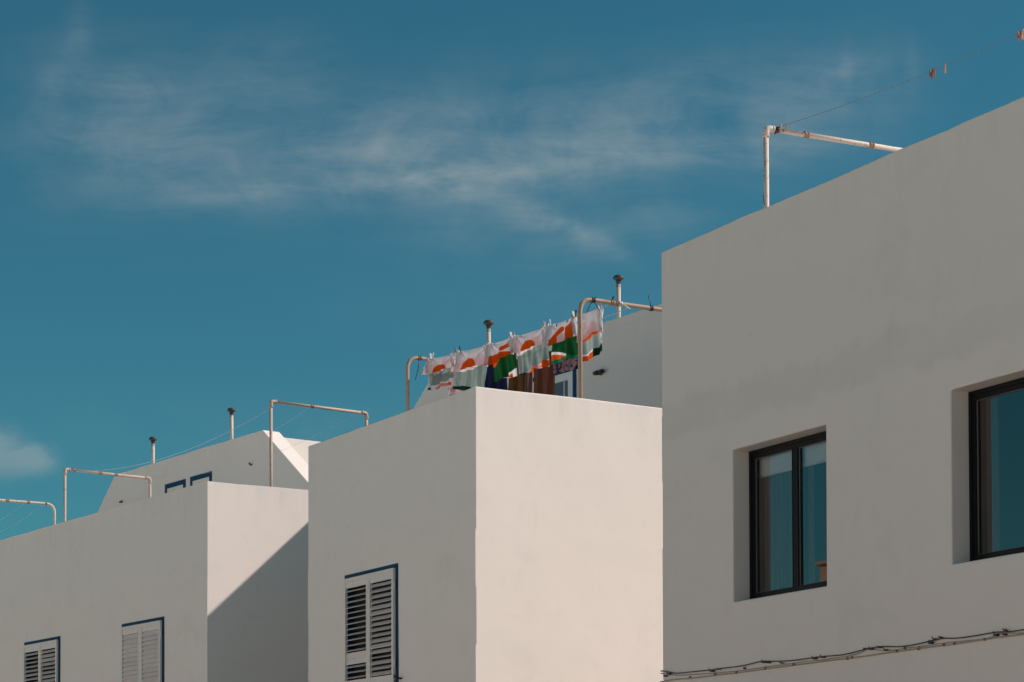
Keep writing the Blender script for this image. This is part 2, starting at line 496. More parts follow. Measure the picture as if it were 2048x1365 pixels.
# ------------------------------------------------------------------ rear storey with sloping shoulders
def rear_storey(A, B, near_drop, far_drop, root, loc, thick=.30, ext_near=0.0, length_hint=None):
    """A near ridge end, B far ridge end (points at H_REAR); drops = run of slope per metre of fall"""
    d = flat(B - A); inw = V(d.y, -d.x, 0)
    Zr = A.z; fall = Zr - DECK
    A_ = g(A) - d * ext_near; B_ = g(B)
    mb = MB()
    n_top = 24
    top = [A_.lerp(B_, i / n_top) for i in range(n_top + 1)]
    def jz(q): return noise.noise(q * 1.3) * .008
    poly = [A_ - d * (near_drop * fall) + UP * DECK]
    poly += [q + UP * (Zr + jz(q)) for q in top]
    poly += [B_ + d * (far_drop * fall) + UP * DECK, B_ + d * (far_drop * fall), A_ - d * (near_drop * fall)]
    mb.prism(poly, inw * thick)
    w = mb.build('shoulder_wall', M['plaster_white'], root, loc, bevel=.01, fix=True)
    mb = MB(); dz = .13
    o = A_ - d * (near_drop * dz) + inw * (thick - .05)
    mb.box(o, d * ((B_ - A_).length + near_drop * dz), inw * 4.2, UP * (Zr - dz))
    mb.build('rear_storey', M['plaster_white'], root, loc, bevel=.01, fix=True)
    return d, inw, Zr

# middle house rear storey
rA, rB = atz(1321, 609, H_REAR), atz(865, 751, H_REAR)
rd = flat(rB - rA); rin = V(rd.y, -rd.x, 0)
pf = atpl(825, 819, rA, rin); slope_far_m = max(.3, (pf - rB).dot(rd) / (rB.z - pf.z))
rear_storey(rA, rB, .9, slope_far_m, mroot, g(mC), ext_near=1.2)

# terrace door of the middle house, partly behind the washing
def rpt(x, y): return atpl(x, y, rA, rin)
dr = rpt(1153, 760); dl_ = rpt(1062, 760)
zd = rpt(1148, 735).z + .02
mb = MB(); Lw = (dr - dl_).dot(-rd); O = g(dl_) + UP * DECK - rin * .012
bar_frame(mb, O, -rd, UP, Lw, zd - DECK, .07, .03, rin)
dt = mb.build('door_surround', M['blue'], mroot, g(mC))
mb = MB(); hh = zd - DECK
bar_frame(mb, O - rd * .07 - rin * .01, -rd, UP, Lw - .14, hh - .07, .11, .03, rin)
mb.box(O - rd * (Lw / 2 - .02) - rin * .008, -rd * .04, rin * .02, UP * (hh - .18))
mb.box(O - rd * (Lw * .75 - .01) - rin * .006 + UP * .1, -rd * .022, rin * .012, UP * (hh - .28))
mb.build('door_leaf', M['door'], dt, g(mC), bevel=.004)
mb = MB(); mb.face([O - rd * (.1 + i * (Lw - .2)) + rin * .004 + UP * (.1 + j * (hh - .25)) for i, j in ((0, 0), (1, 0), (1, 1), (0, 1))])
mb.build('pane', M['glass_grey'], dt, g(mC))

# small black lamp on that wall
lp = rpt(1203, 746)
lroot = empty('wall_lamp', lp, 'small black twin spot lamp on the rear white wall beside the laundry', 'lamp')
mb = MB(); mb.tube([lp, lp - rin * .05], .035, 12); mb.build('mounting', M['lamp'], lroot, lp)
for k in (-1, 1):
    mb = MB(); c = lp - rin * .055 - rd * (.055 * k)
    mb.tube([c - rd * .045, c - rd * .02, c + rd * .045], [.030, .034, .028], 12); mb.build('spot', M['lamp'], lroot, lp)

# ================================================================== the far (left) house
froot = empty('house', g(lC), 'white flat roofed house at far left with three empty clothesline frames on top', 'house')
wq = [[atpl(x, y, lC, il) for x, y in p] for p in (((49, 1286), (121, 1272)), ((244, 1248), (329, 1234)))]
left_op = []; lw_ = []
for a, b in wq:
    s1, s0 = (a - lC).dot(dl), (b - lC).dot(dl); z = (a.z + b.z) / 2
    lw_.append((s0, s1, z)); left_op.append((0, s0 + .06, s1 - .06, z - WH + .06, z - .06, .16))
LL = 15.0
left_poly = [g(lC), g(lC + dl * LL), g(lC + dl * LL + il * 4.4), g(lC + bl_ * 4.2)]
block(left_poly, Zl, DECK, .16, left_op).build('wall', M['plaster'], froot, g(lC), bevel=.012, fix=True)
for i, (s0, s1, z) in enumerate(lw_):
    tl = (lambda k: R(52) + .06 * math.sin(k * 1.7)) if i == 0 else (lambda k: R(27) + .03 * math.sin(k * 1.3))
    tl2 = (lambda k: R(60) + .05 * math.sin(k)) if i == 0 else (lambda k: R(26) + .03 * math.sin(k * 2))
    t_ = shutter_window(lC, dl, -il, s0, z - WH, s1 - s0, WH, froot, g(lC), (tl, tl2))
fA, fB = atz(525, 860, H_REAR), atz(230, 950, H_REAR)
fd = flat(fB - fA); fin = V(fd.y, -fd.x, 0)
pn = atpl(616, 965, fA, fin); sn = max(.3, (fA - pn).dot(fd) / (fA.z - pn.z))
pf2 = atpl(195, 1025, fA, fin); sf = max(.3, (pf2 - fB).dot(fd) / (fB.z - pf2.z))
rear_storey(fA, fB, sn, sf, froot, g(lC), thick=.34)
# two blue framed doors whose tops show over the parapet
for (x0, y0), (x1, y1) in (((331, 969), (371.5, 959.5)), ((381.5, 955), (424, 942.5))):
    p0, p1 = atpl(x0, y0, fA, fin), atpl(x1, y1, fA, fin)
    O = g(p1); W_ = (p0 - p1).dot(fd); zt_ = (p0.z + p1.z) / 2
    mb = MB(); hh = zt_ - DECK
    bar_frame(mb, O + UP * DECK - fin * .015, fd, UP, W_, hh, .085, .03, fin)
    tr = mb.build('door_surround', M['blue'], froot, g(lC))
    mb = MB(); mb.box(O + UP * DECK - fin * .008 + fd * .086, fd * (W_ - .172), fin * .02, UP * (hh - .27))
    mb.box(O + UP * (DECK + hh - .26) - fin * .008 + fd * .086, fd * (W_ - .172), fin * .02, UP * .172)
    mb.build('door_leaf', M['plaster_white'], tr, g(lC))
# small fittings on that wall
for (x, y), nm in (((504, 930), 'hook'), ((243, 1006), 'outlet')):
    p = atpl(x, y, fA, fin); mb = MB()
    if nm == 'hook':
        mb.tube([p + fin * .02, p - fin * .04, p - fin * .06 + UP * .03], .018, 8)
    else:
        mb.box(p - fd * .05, fd * .10, -fin * .03, UP * .035); mb.tube([p - fin * .02 - fd * .06, p - fin * .05 - fd * .02], .014, 8)
    mb.build('wall_' + nm, M['shrug'], froot, g(lC))

# ------------------------------------------------------------------ vent pipes on the rear roofs
def vent(x, ytop, ybase, A, d, inw, setback, root, loc, lean=0.0):
    ztop_roof = A.z - .13
    P = g(on_line(A + inw * setback, d, x))
    # height of the cap from its picture row
    c = ray(x, ytop); t = P.length / V(c.x, c.y, 0).length
    zc = EYE + c.z * t
    P = P + UP * (ztop_roof - .05)
    L = V(0, 0, 1) + d * lean
    body = P + L * (zc - P.z - .12)
    mb = MB(); mb.tube([P, body], .033, 12)
    v = mb.build('vent_pipe', M['vent_paint'], root, loc)
    mb = MB()
    prof = [(.044, -.05), (.044, .03), (.058, .035), (.060, .05), (.050, .06), (.105, .075), (.112, .09), (.098, .115), (.06, .135), (.0001, .14)]
    n = 16; rings = []
    for r_, z in prof:
        rings.append([mb.p(body + UP * z + V(math.cos(2 * math.pi * k / n) * r_, math.sin(2 * math.pi * k / n) * r_, 0) * .74) for k in range(n)])
    for i in range(len(rings) - 1):
        for k in range(n):
            mb.f.append([rings[i][k], rings[i][(k + 1) % n], rings[i + 1][(k + 1) % n], rings[i + 1][k]]); mb.sm.append(i > 4)
    mb.build('vent_cap', M['cap'], v, loc)
vent(977.5, 643, 690, rA, rd, rin, .35, mroot, g(mC))
vent(1237.5, 553, 631, rA, rd, rin, 1.1, mroot, g(mC))
vent(463.5, 818, 877, fA, fd, fin, .35, froot, g(lC), .012)
vent(306, 876, 929, fA, fd, fin, .35, froot, g(lC))

# ================================================================== clothesline frames
def bend(P, corner, Q, r, n=8):
    a = (P - corner).normalized(); b = (Q - corner).normalized()
    A, B = corner + a * r, corner + b * r
    return [A] + [(A * (1 - t) ** 2 + corner * 2 * t * (1 - t) + B * t * t) for t in [i / n for i in range(1, n)]] + [B]
FH = 6.43
def frame(T, d, L, zdeck, mat, style, label, couplings=(), rad=.025):
    """T top of the first post (centre line), d horizontal bar direction"""
    r0 = V(T.x, T.y, zdeck)
    root = empty('clothesline_stand', r0, label, 'clothesline stand', 'pipe clothesline stands on the roofs')
    E = T + d * L; base2 = V(E.x, E.y, zdeck)
    if style == 'bend':
        mb = MB()
        mb.tube([r0] + bend(r0, T, E, .17) + bend(T, E, base2, .17) + [base2], rad, 12)
        mb.build('bent_pipe', mat, root, r0)
    else:
        for a, b in ((r0, T), (base2, E)):
            mb = MB(); mb.tube([a, b - UP * .03], rad, 12); mb.build('post', mat, root, r0)
        mb = MB(); mb.tube([T + d * .03, E - d * .03], rad * .96, 12); mb.build('crossbar', mat, root, r0)
        for c, o in ((T, E), (E, T)):
            mb = MB(); dd = (o - c).normalized()
            pth = [c - UP * .085] + bend(c - UP * .08, c, c + dd * .08, .045, 5) + [c + dd * .085]
            mb.tube(pth, rad * 1.28, 12)
            mb.tube([c - UP * .088, c - UP * .07], rad * 1.45, 12); mb.tube([c + dd * .07, c + dd * .088], rad * 1.45, 12)
            mb.build('elbow', mat, root, r0)
    for px, w_ in couplings:
        c = on_line(T, d, px); mb = MB()
        mb.tube([c - d * w_, c + d * w_], rad * 1.12, 12)
        mb.tube([c - d * w_ * .8, c - d * w_ * .5], rad * 1.3, 12); mb.tube([c + d * w_ * .5, c + d * w_ * .8], rad * 1.3, 12)
        mb.build('coupling', M['rust'], root, r0)
    return root
# near roof
T1 = atz(1532, 257, FH + H_NEAR - H_LOW)
d1 = flat(atz(1789, 299, FH + H_NEAR - H_LOW) - T1)
F1 = frame(T1, d1, 1.85, Zn - .9, M['pipe_white'], 'elbow', 'flaking white pipe frame highest in the picture, on the near roof at right', [(1612, .03), (1742, .03)], .026)
# thin cable wound round its post
mb = MB(); pts = []
for i in range(40):
    u = i / 39; z = T1.z - .45 - u * .55; a = u * 7
    pts.append(V(T1.x, T1.y, z) + V(math.cos(a), math.sin(a), 0) * .031)
mb.tube(pts, .004, 5); mb.build('wound_wire', M['wire_dark'], F1, V(T1.x, T1.y, Zn - .9))
# middle roof, near end (rounded) and far end (rounded)
T2 = atz(1160, 597, FH); d2 = flat(atz(1321, 619, FH) - atz(1187, 600, FH))
F2 = frame(T2, d2, 1.75, DECK, M['pipe_tan'], 'bend', 'tan pipe frame with rounded corner in front of the laundry', [(1224, .025), (1233, .02)], .026)
T3 = atz(815, 714, FH); d3 = bm_
F3 = frame(T3, d3, 1.75, DECK, M['pipe_tan'], 'bend', 'tan pipe frame with rounded corner at the far left end of the laundry', [(839, .02)], .025)
# far house
T4 = atz(542, 803, FH + .13); E4 = atz(733, 827, FH + .13)
F4 = frame(T4, flat(E4 - T4), (g(E4) - g(T4)).length, DECK, M['pipe_grey'], 'elbow', 'plain cream pipe frame with square corners standing beside the sloping white shoulder', [(624, .03)], .023)
T5 = atz(130, 939, FH); E5 = atz(300, 957, FH)
F5 = frame(T5, flat(E5 - T5), (g(E5) - g(T5)).length, DECK, M['pipe_grey'], 'elbow', 'cream pipe frame with square corners and brown joints standing before the two slim left vents', [(148, .03), (201, .03), (232, .025)], .023)
E6 = atz(109, 1009, FH); d6 = flat(atz(0, 1001.5, FH) - atz(95, 1008.5, FH))
F6 = frame(E6, d6, 2.1, DECK, M['pipe_white'], 'bend', 'pale pipe frame with rounded corner cut off by the left edge', [(15, .03), (57, .025), (92, .015)], .025)
# black ties on the pipes
def tie(c, d, rad, tails, root, mat=M['tie'], rt=.005):
    r0 = root.location; mb = MB()
    for k in (-1, 1): mb.tube([c + d * (k * .012 - .008), c + d * (k * .012 + .008)], rad * 1.25, 10)
    for tl in tails: mb.tube([c + Vector(q) for q in tl], rt, 5)
    mb.build('cable_tie', mat, root, r0)
c = on_line(T2, d2, 1186)
tie(c, d2, .026, [[(0, 0, 0), (-.04, -.03, -.07), (-.075, -.04, -.15)], [(0, 0, 0), (.03, -.03, -.05), (.05, -.04, -.09)], [(0, 0, 0), (-.04, -.02, .035)], [(0, 0, 0), (.04, -.02, .03)]], F2)
c = on_line(T2, d2, 1302)
tie(c, d2, .026, [[(0, 0, 0), (-.01, -.03, .06), (-.035, -.03, .15)], [(0, 0, 0), (.02, -.03, -.03)], [(0, 0, 0), (-.03, -.02, .02)]], F2)
c = on_line(T2, d2, 1240)
tie(c, d2, .026, [[(0, -.03, .0), (.05, -.03, -.02), (.12, -.03, -.07)]], F2, M['wire'], .006)
c = on_line(T3, d3, 839)
tie(c, d3, .025, [[(0, -.03, 0), (-.015, -.03, -.14), (-.055, -.03, -.29)], [(0, -.03, 0), (-.02, -.03, -.17)]], F3)
c = on_line(T1, d1, 1552)
tie(c, d1, .026, [[(0, -.03, 0), (.05, -.03, .02), (.06, -.03, -.02)], [(0, -.02, -.03), (-.02, -.02, -.05)]], F1)

# ------------------------------------------------------------------ wires
def wire(A, B, sag, mat, label, r=.0035, n=28):
    r0 = V(*A); mb = MB()
    mb.tube([A.lerp(B, i / n) - UP * (sag * 4 * (i / n) * (1 - i / n)) for i in range(n + 1)], r, 6)
    o = mb.build('clothesline', mat, None, r0)
    return tag(o, label, 'clothesline', 'washing lines')
def wpoint(A, B, sag, t): return A.lerp(B, t) - UP * (sag * 4 * t * (1 - t))
W1A = on_line(T1, d1, 1556) + UP * .03
W1dir = V(.503, -.864, 0)
W1B = W1A - dn * 7.6
wire(W1A, W1B, .19, M['wire_dark'], 'dark line with pegs rising from the near white frame to top right', .0027)
# the other frame of that line, beyond the right edge of the view
frame(V(W1B.x, W1B.y, W1B.z - .03) - d1 * .12, d1, 1.85, Zn - .9, M['pipe_white'], 'elbow', 'white pipe frame further along the near roof, outside the photo at right', (), .026)

LA = on_line(T3, d3, 860) - UP * .0; LB = on_line(T2, d2, 1226) + UP * .0
wire(LA, LB, .05, M['wire'], 'front washing line of the middle roof carrying the orange and green prints', .004)
LA2 = T3 + d3 * 1.05; LB2 = T2 + d2 * 1.15
wire(LA2, LB2, .10, M['wire'], 'rear washing line of the middle roof carrying the dark brown laundry', .004)
LA3 = T3 + d3 * .55; LB3 = T2 + d2 * .75
wire(LA3, LB3, .08, M['wire'], 'middle washing line of the middle roof, between the prints and the dark laundry', .004)
# far house: three lines between its square frames
d4 = flat(E4 - T4); d5 = flat(E5 - T5)
wire(T4 - UP * .10 + d4 * .0, on_line(T5, d5, 168), .22, M['wire'], 'upper pale sagging line tied to the near post of the plain frame', .0026)
wire(on_line(T4, d4, 622), on_line(T5, d5, 230), .30, M['wire'], 'lower pale sagging line tied to the middle of the plain cream bar', .0022)
wire(on_line(T4, d4, 715), on_line(T5, d5, 285), .28, M['wire'], 'faint pale line tied near right corner of the plain cream frame', .0014)
dirw = flat(T5 - T4)
P6 = on_line(E6, d6, 52); wire(P6, P6 + dirw * 6 - UP * .0, .35, M['wire'], 'upper faint line hanging below the frame cut by the left edge', .0018)
P6 = on_line(E6, d6, 88); wire(P6, P6 + dirw * 6 - UP * .0, .38, M['wire'], 'lower faint line hanging below the frame cut by the left edge', .0018)

# ------------------------------------------------------------------ pegs
def peg(P, along, lean, mat, label, up=True, twist=0.0, size=1.0):
    """two wooden legs and a spring, gripping the wire at P"""
    P = Vector(P)
    root = empty('clothes_peg', P, label, 'clothes peg', 'clothes pegs on the lines')
    ax = (UP * (1 if up else -1) + along * lean).normalized()
    side = V(along.y, -along.x, 0); side = (side * math.cos(twist) + along * math.sin(twist)).normalized()
    thk = ax.cross(side).normalized()
    for k in (-1, 1):
        a = .10 * k
        dirv = (ax * math.cos(a) + side * math.sin(a)).normalized(); nv = (side * math.cos(a) - ax * math.sin(a)) * k
        o = P - ax * .022 * size + side * (.0015 * k) - thk * .006 * size
        mb = MB(); L = .085 * size
        w = [(0, .002), (.012, .007), (L * .55, .008), (L, .005)]
        poly = [o + dirv * x for x, y in w] + [o + dirv * x + nv * y * size for x, y in reversed(w)]
        mb.prism(poly, thk * .012 * size); mb.build('peg_leg', mat, root, P, fix=True)
    mb = MB(); c = P + ax * .018 * size
    mb.tube([c - thk * .010 * size, c + thk * .010 * size], .006 * size, 8); mb.build('peg_spring', M['shrug'], root, P)

def wire_at_px(A, B, sag, px):
    lo, hi = 0.0, 1.0
    f0 = proj(wpoint(A, B, sag, 0))[0] - px
    for _ in range(50):
        m = (lo + hi) / 2; fm = proj(wpoint(A, B, sag, m))[0] - px
        if (fm > 0) == (f0 > 0): lo = m
        else: hi = m
    return wpoint(A, B, sag, lo)
for px, mt, up, lean, tw, lab in (
        (1562, 'peg_wood', False, .05, .4, 'pinkish wooden peg nearest the near white frame corner'),
        (1574, 'peg_wood', False, -.05, .9, 'pinkish wooden peg just above the near white pipe bar, second from its corner'),
        (1861, 'peg_brown', False, .15, .2, 'weathered brown peg, left one of the dark cluster on the near line'),
        (1865, 'peg_brown', False, -.1, .8, 'weathered brown peg in the middle of the dark cluster on the near line'),
        (1869, 'peg_brown', False, -.3, .3, 'weathered brown peg, right one of the dark cluster on the near line'),
        (1890, 'peg_wood', False, 0, .7, 'single pale wooden peg right of the dark peg cluster'),
        (2036, 'peg_red', False, .25, .4, 'reddish peg, leftmost at the top right corner of the photo'),
        (2041, 'peg_red', False, -.05, .9, 'reddish peg in the middle of the top right corner cluster'),
        (2046, 'peg_wood', False, -.1, .2, 'pale wooden peg touching the right edge of the photo')):
    peg(wire_at_px(W1A, W1B, .19, px), -dn, lean, M[mt], lab, up, tw, 1.0)

# ------------------------------------------------------------------ printed laundry on the front line
LAX = flat(LB - LA); LOUT = V(-LAX.y, LAX.x, 0)
if LOUT.dot(-im) < 0: LOUT = -LOUT
WHITE, PINK, PINK2 = (.80, .775, .80), (.80, .52, .55), (.78, .66, .70)
ORANGE, GREEN, DGREEN, TEAL, TEAL2 = (.66, .088, .010), (.010, .072, .022), (.006, .035, .020), (.22, .295, .285), (.31, .39, .375)
def smooth(a, b, x):
    t = max(0, min(1, (x - a) / (b - a))); return t * t * (3 - 2 * t)
def mixc(a, b, t): return tuple(x + (y - x) * t for x, y in zip(a, b))
def ell(s, b, cs, cb, rs, rb): return ((s - cs) / rs) ** 2 + ((b - cb) / rb) ** 2 < 1
def caps(s, b, s0, b0, s1, b1, r, asp=1.0):
    ds, db = s1 - s0, (b1 - b0) * asp; t = max(0, min(1, ((s - s0) * ds + (b - b0) * asp * db) / (ds * ds + db * db)))
    return math.hypot(s - s0 - ds * t, (b - b0) * asp - db * t) < r

def printed(TL, TR, BL, BR, hem, front, back, label, seed, ears=(.05, .05), fold=1.0, nk=3, bunch=(1, 1)):
    """cloth folded over the line: corner pixels measured on the line's plane.
    hem(s) = fraction of the full drop reached by the short front flap"""
    tl, tr = wire_at_px(LA, LB, .05, TL[0]), wire_at_px(LA, LB, .05, TR[0])
    pl_n = LOUT
    bl, br = atpl(*BL, LA, pl_n), atpl(*BR, LA, pl_n)
    tl = tl + UP * .012; tr = tr + UP * .012
    rnd = random.Random(seed); ph = [rnd.uniform(0, 6.28) for _ in range(8)]
    NS, NF, NB = 150, 64, 120
    verts, faces, cols = [], [], []
    def base(s, b):
        top = tl.lerp(tr, s); top = top - UP * (.030 * 4 * s * (1 - s)) * .6
        bot = bl.lerp(br, s)
        return top.lerp(bot, b)
    def folds(s, b, layer):
        amp = .042 * fold * (b ** .8)
        w = amp * (math.sin(2 * math.pi * nk * s + ph[0] + 1.2 * b + layer) * .6
                   + math.sin(2 * math.pi * (nk * 1.9) * s + ph[1] - 2 * b + 2 * layer) * .32
                   + .5 * noise.noise(V(s * 5 + seed, b * 2.2, layer * 3.7)))
        # tension rays from both pegs
        for e, x0 in ((0, s), (1, 1 - s)):
            a = math.atan2(x0 + .02, b + .03)
            w += .018 * fold * math.sin(a * 11 + ph[2 + e]) * math.exp(-((x0 * x0 + b * b) / .10))
        return w
    L = (bl - tl).length
    # rows run from the front hem up over the line and down to the back hem
    rows = [('f', 1 - i / NF) for i in range(NF + 1)] + [('b', i / NB) for i in range(1, NB + 1)]
    for side, t in rows:
        for i in range(NS + 1):
            s = i / NS
            if side == 'f':
                b = t * hem(s)
                e0 = ears[0] * smooth(.12, .0, s) * smooth(0, .6, t); e1 = ears[1] * smooth(.88, 1, s) * smooth(0, .6, t)
                P = base(s, b) + LAX * (e1 - e0) * (tr - tl).length * 1.0
                off = .010 * smooth(0, .12, b) + .020 * t + folds(s, b, 0) * .8 + .012
                # bunched edges
                if s < .10 or s > .90: off += .02 * t * math.sin(s * 120 + ph[5])
                col = front(s, b)
            else:
                b = t
                P = base(s, b); off = -.010 * smooth(0, .1, b) + folds(s, b, 1) + .004
                hemcurl = .02 * smooth(.93, 1, b)
                P = P - UP * (hemcurl * (.5 + .5 * math.sin(9 * s + ph[6])))
                col = back(s, b)
            # the printed cloth has woven variation and a seam line
            verts.append(P + LOUT * off); cols.append(col)
    for r_ in range(len(rows) - 1):
        for i in range(NS):
            k = r_ * (NS + 1) + i; faces.append((k, k + 1, k + NS + 2, k + NS + 1))
    # gathered corners hanging from the pegs at both ends of the front flap
    for e, side in ((0, -1), (1, 1)):
        if bunch[e] <= 0: continue
        b0 = len(verts); NU, NW = 18, 22
        anchor = tl if e == 0 else tr
        for j in range(NW + 1):
            t = j / NW; wv = (.014 + .040 * smooth(0, .25, t) - .038 * smooth(.35, 1, t) + .006 * math.sin(7 * t + ph[0])) * bunch[e]
            for i in range(NU + 1):
                q = i / NU * 2 - 1
                P = anchor + LAX * (q * wv + side * (-.014 + .034 * t) + .008 * math.sin(3 * t + ph[3 + e])) - UP * ((hem(e) * L * (.98 + .10 * math.sin(2.2 * q + ph[1])) * t) - .004)
                o_ = .045 + .018 * t * math.sin(q * 8 + ph[4 + e]) + .010 * math.sin(q * 15 + 4 * t)
                verts.append(P + LOUT * o_)
                fold_shade = .5 + .5 * math.sin(q * 8 + ph[4 + e]); cols.append(mixc(WHITE, (.70, .69, .75) if fold_shade > .5 else WHITE, .5 * fold_shade))  # bluish-grey fold shading put into the cloth colour
        for j in range(NW):
            for i in range(NU):
                k = b0 + j * (NU + 1) + i; faces.append((k, k + 1, k + NU + 2, k + NU + 1))
    r0 = tl.copy()
    me = bpy.data.meshes.new('printed_cloth'); me.from_pydata([v - r0 for v in verts], [], faces)
    at = me.color_attributes.new('print', 'FLOAT_COLOR', 'POINT')
    for i, c_ in enumerate(cols): at.data[i].color = (*c_, 1)
    for p in me.polygons: p.use_smooth = True
    me.materials.append(M['print'])
    o = bpy.data.objects.new('printed_cloth', me); COL.objects.link(o); o.location = r0
    return tag(o, label, 'laundry', 'printed cloths on the front washing line')

def pale_front(disc, patches=()):
    def f(s, b):
        c = WHITE
        for cs, cb, rs, rb in patches:
            d = math.sqrt(((s - cs) / rs) ** 2 + ((b - cb) / rb) ** 2)
            c = mixc(c, PINK, .8 * smooth(1.15, .75, d))
        if disc and ell(s, b, *disc): c = ORANGE
        return c
    return f
def pale_back(z0, z1, red, dark=None):
    def f(s, b):
        top = z0(s); bot = z1(s)
        c = WHITE
        if top < b < bot: c = mixc(TEAL, TEAL2, smooth(top, bot, b) * .4)
        for q in red:
            if ell(s, b, *q): c = ORANGE if q[4:] else mixc(PINK, ORANGE, .55)
        for q in (dark or ()):
            if ell(s, b, *q): c = DGREEN
        return c
    return f
def ell6(s, b, q): return ell(s, b, *q[:4])
_e = ell
def ell(s, b, cs, cb, rs, rb, *a): return _e(s, b, cs, cb, rs, rb)

printed((862, 709), (912, 695), (853, 781), (904, 768), lambda s: .50 - .03 * s + .02 * math.sin(7 * s),
        pale_front((.50, .51, .29, .25), ((.2, .38, .25, .2), (.72, .25, .2, .12))),
        pale_back(lambda s: .46 - .06 * s, lambda s: .94 - .13 * s, ((.62, .99, .3, .09), (.88, .98, .1, .07, 1)), ((.05, 1.0, .12, .08),)),
        'pale printed cloth with orange half disc at far left end of the line', 1, (.18, .09))
printed((921, 694), (978, 686), (907, 779), (970, 779), lambda s: .50 - .05 * s + .02 * math.sin(6 * s + 1),
        pale_front((.44, .51, .26, .28), ((.12, .42, .2, .2), (.8, .36, .22, .18), (.5, .3, .3, .08))),
        pale_back(lambda s: .53 - .10 * s + .03 * math.sin(5 * s), lambda s: .93 + .1 * s, ((.62, 1.02, .2, .05, 1),), ((.22, .97, .3, .06),)),
        'pale printed cloth with large orange half disc, just left of the rear vent pipe', 2, (.10, .12))
def f3(s, b):
    c = WHITE
    if caps(s, b, .52, .21, .84, .17, .075, 1.2): c = ORANGE
    if b > .31 + .03 * math.sin(s * 7 + 1) + .03 * s: c = ORANGE
    return c
def b3(s, b):
    lim = .60 - .34 * s + .05 * math.sin(s * 8 + 1)
    c = ORANGE if b < lim else GREEN
    if b < .36: c = WHITE
    w = 1.13 - .33 * s
    if b > w + .02: c = WHITE
    if b > w + .08 and ell(s, b, .66, .98, .2, .09): c = ORANGE
    return c
printed((982, 691), (1028, 669), (985, 762), (1034, 750), lambda s: .58 - .17 * s + .02 * math.sin(s * 8), f3, b3,
        'vivid printed cloth with orange wedge over dark green, third from left', 3, (.14, .06), 1.0, 2)
printed((1032, 667), (1094, 645), (1038, 750), (1094, 730), lambda s: .44 - .0 * s + .02 * math.sin(8 * s),
        pale_front((.46, .47, .25, .27), ((.1, .40, .22, .24), (.62, .26, .26, .10), (.8, .4, .16, .1))),
        pale_back(lambda s: .50 - .12 * s + .03 * math.sin(4 * s + 2), lambda s: 1.03 - .19 * s, ((.62, 1.0, .26, .09), (.45, 1.02, .2, .06, 1), (.92, .93, .1, .08, 1)), ((.12, 1.01, .2, .04),)),
        'broad pale printed cloth with orange dome, in front of the brown laundry', 4, (.08, .07))
def f5(s, b):
    c = WHITE
    if caps(s, b, .08, .48, .50, .20, .085, 1.3): c = ORANGE
    if ell(s, b, .78, .34, .18, .30) and b > .14 + .3 * (.8 - s): c = ORANGE
    if b > .44 - .12 * s and s < .8: c = ORANGE
    if ell(s, b, .50, .48, .16, .17): c = PINK
    if ell(s, b, .3, .06, .03, .035) or ell(s, b, .72, .05, .03, .03): c = DGREEN
    return c
def b5(s, b):
    w = .74 + .23 * smooth(.15, .9, s)
    c = GREEN
    if b < .42: c = WHITE
    elif b > w:
        c = WHITE
        if b > w + .07 and s < .5: c = ORANGE
        if b > .95 - .05 * s: c = (.015, .16, .07)
    if s < .09 and b > .45: c = (.015, .16, .07)
    return c
printed((1101, 645), (1152, 623), (1101, 728), (1157, 709), lambda s: .55 - .03 * s, f5, b5,
        'vivid printed cloth with orange arch and bright green block, left of the tan post', 5, (.10, .03), 1.0, 2, (.9, .4))
printed((1157, 642), (1204, 619), (1160, 728), (1205, 702), lambda s: .58 - .06 * s + .02 * math.sin(7 * s),
        pale_front(None, ((.25, .28, .18, .10), (.66, .44, .24, .20), (.2, .54, .3, .07))),
        lambda s, b: (WHITE if (s > .86 and b < .8) or b < .40 else ORANGE if b < .60 - .1 * s else TEAL2 if b < .86 - .02 * s else DGREEN if s > .62 else WHITE if b < .90 else ORANGE),
        'pale printed cloth at right end of the line, behind the tan post', 6, (.02, .03), 1.0, 2, (0, .6))
# pegs of the front line
for px, mt, lean, lab in (
        (859, 'peg_green', .5, 'dark peg leaning left at the far left end of the laundry'), (863, 'peg_white', -.2, 'white peg standing on the first printed cloth at far left'), (867, 'peg_white', .3, 'white peg leaning beside the first printed cloth at far left'),
        (914, 'peg_green', -.35, 'dark green peg, left of the pair between the first two pale cloths'), (922, 'peg_green', -.25, 'dark green peg, right of the pair between the first two pale cloths'),
        (980, 'peg_wood', -.5, 'wooden peg leaning in front of the rear vent pipe'),
        (1024, 'peg_white', -.3, 'white peg left of the wooden one above the dark green cloth corner'), (1030, 'peg_wood', -.1, 'wooden peg beside a white one above the dark green cloth corner'),
        (1091, 'peg_wood', -.25, 'wooden peg on the right corner of the broad pale cloth'), (1102, 'peg_white', -.15, 'white peg on the left corner of the vivid green cloth'),
        (1149, 'peg_white', -.3, 'white peg close to the tan post'), (1153, 'peg_green', .1, 'dark peg close to the tan post'),
        (1203, 'peg_wood', -.3, 'wooden peg at the right end of the laundry')):
    peg(wire_at_px(LA, LB, .05, px) + UP * .02 + LOUT * .012, LAX, lean, M[mt], lab, True, random.uniform(.2, 1.2), .95)

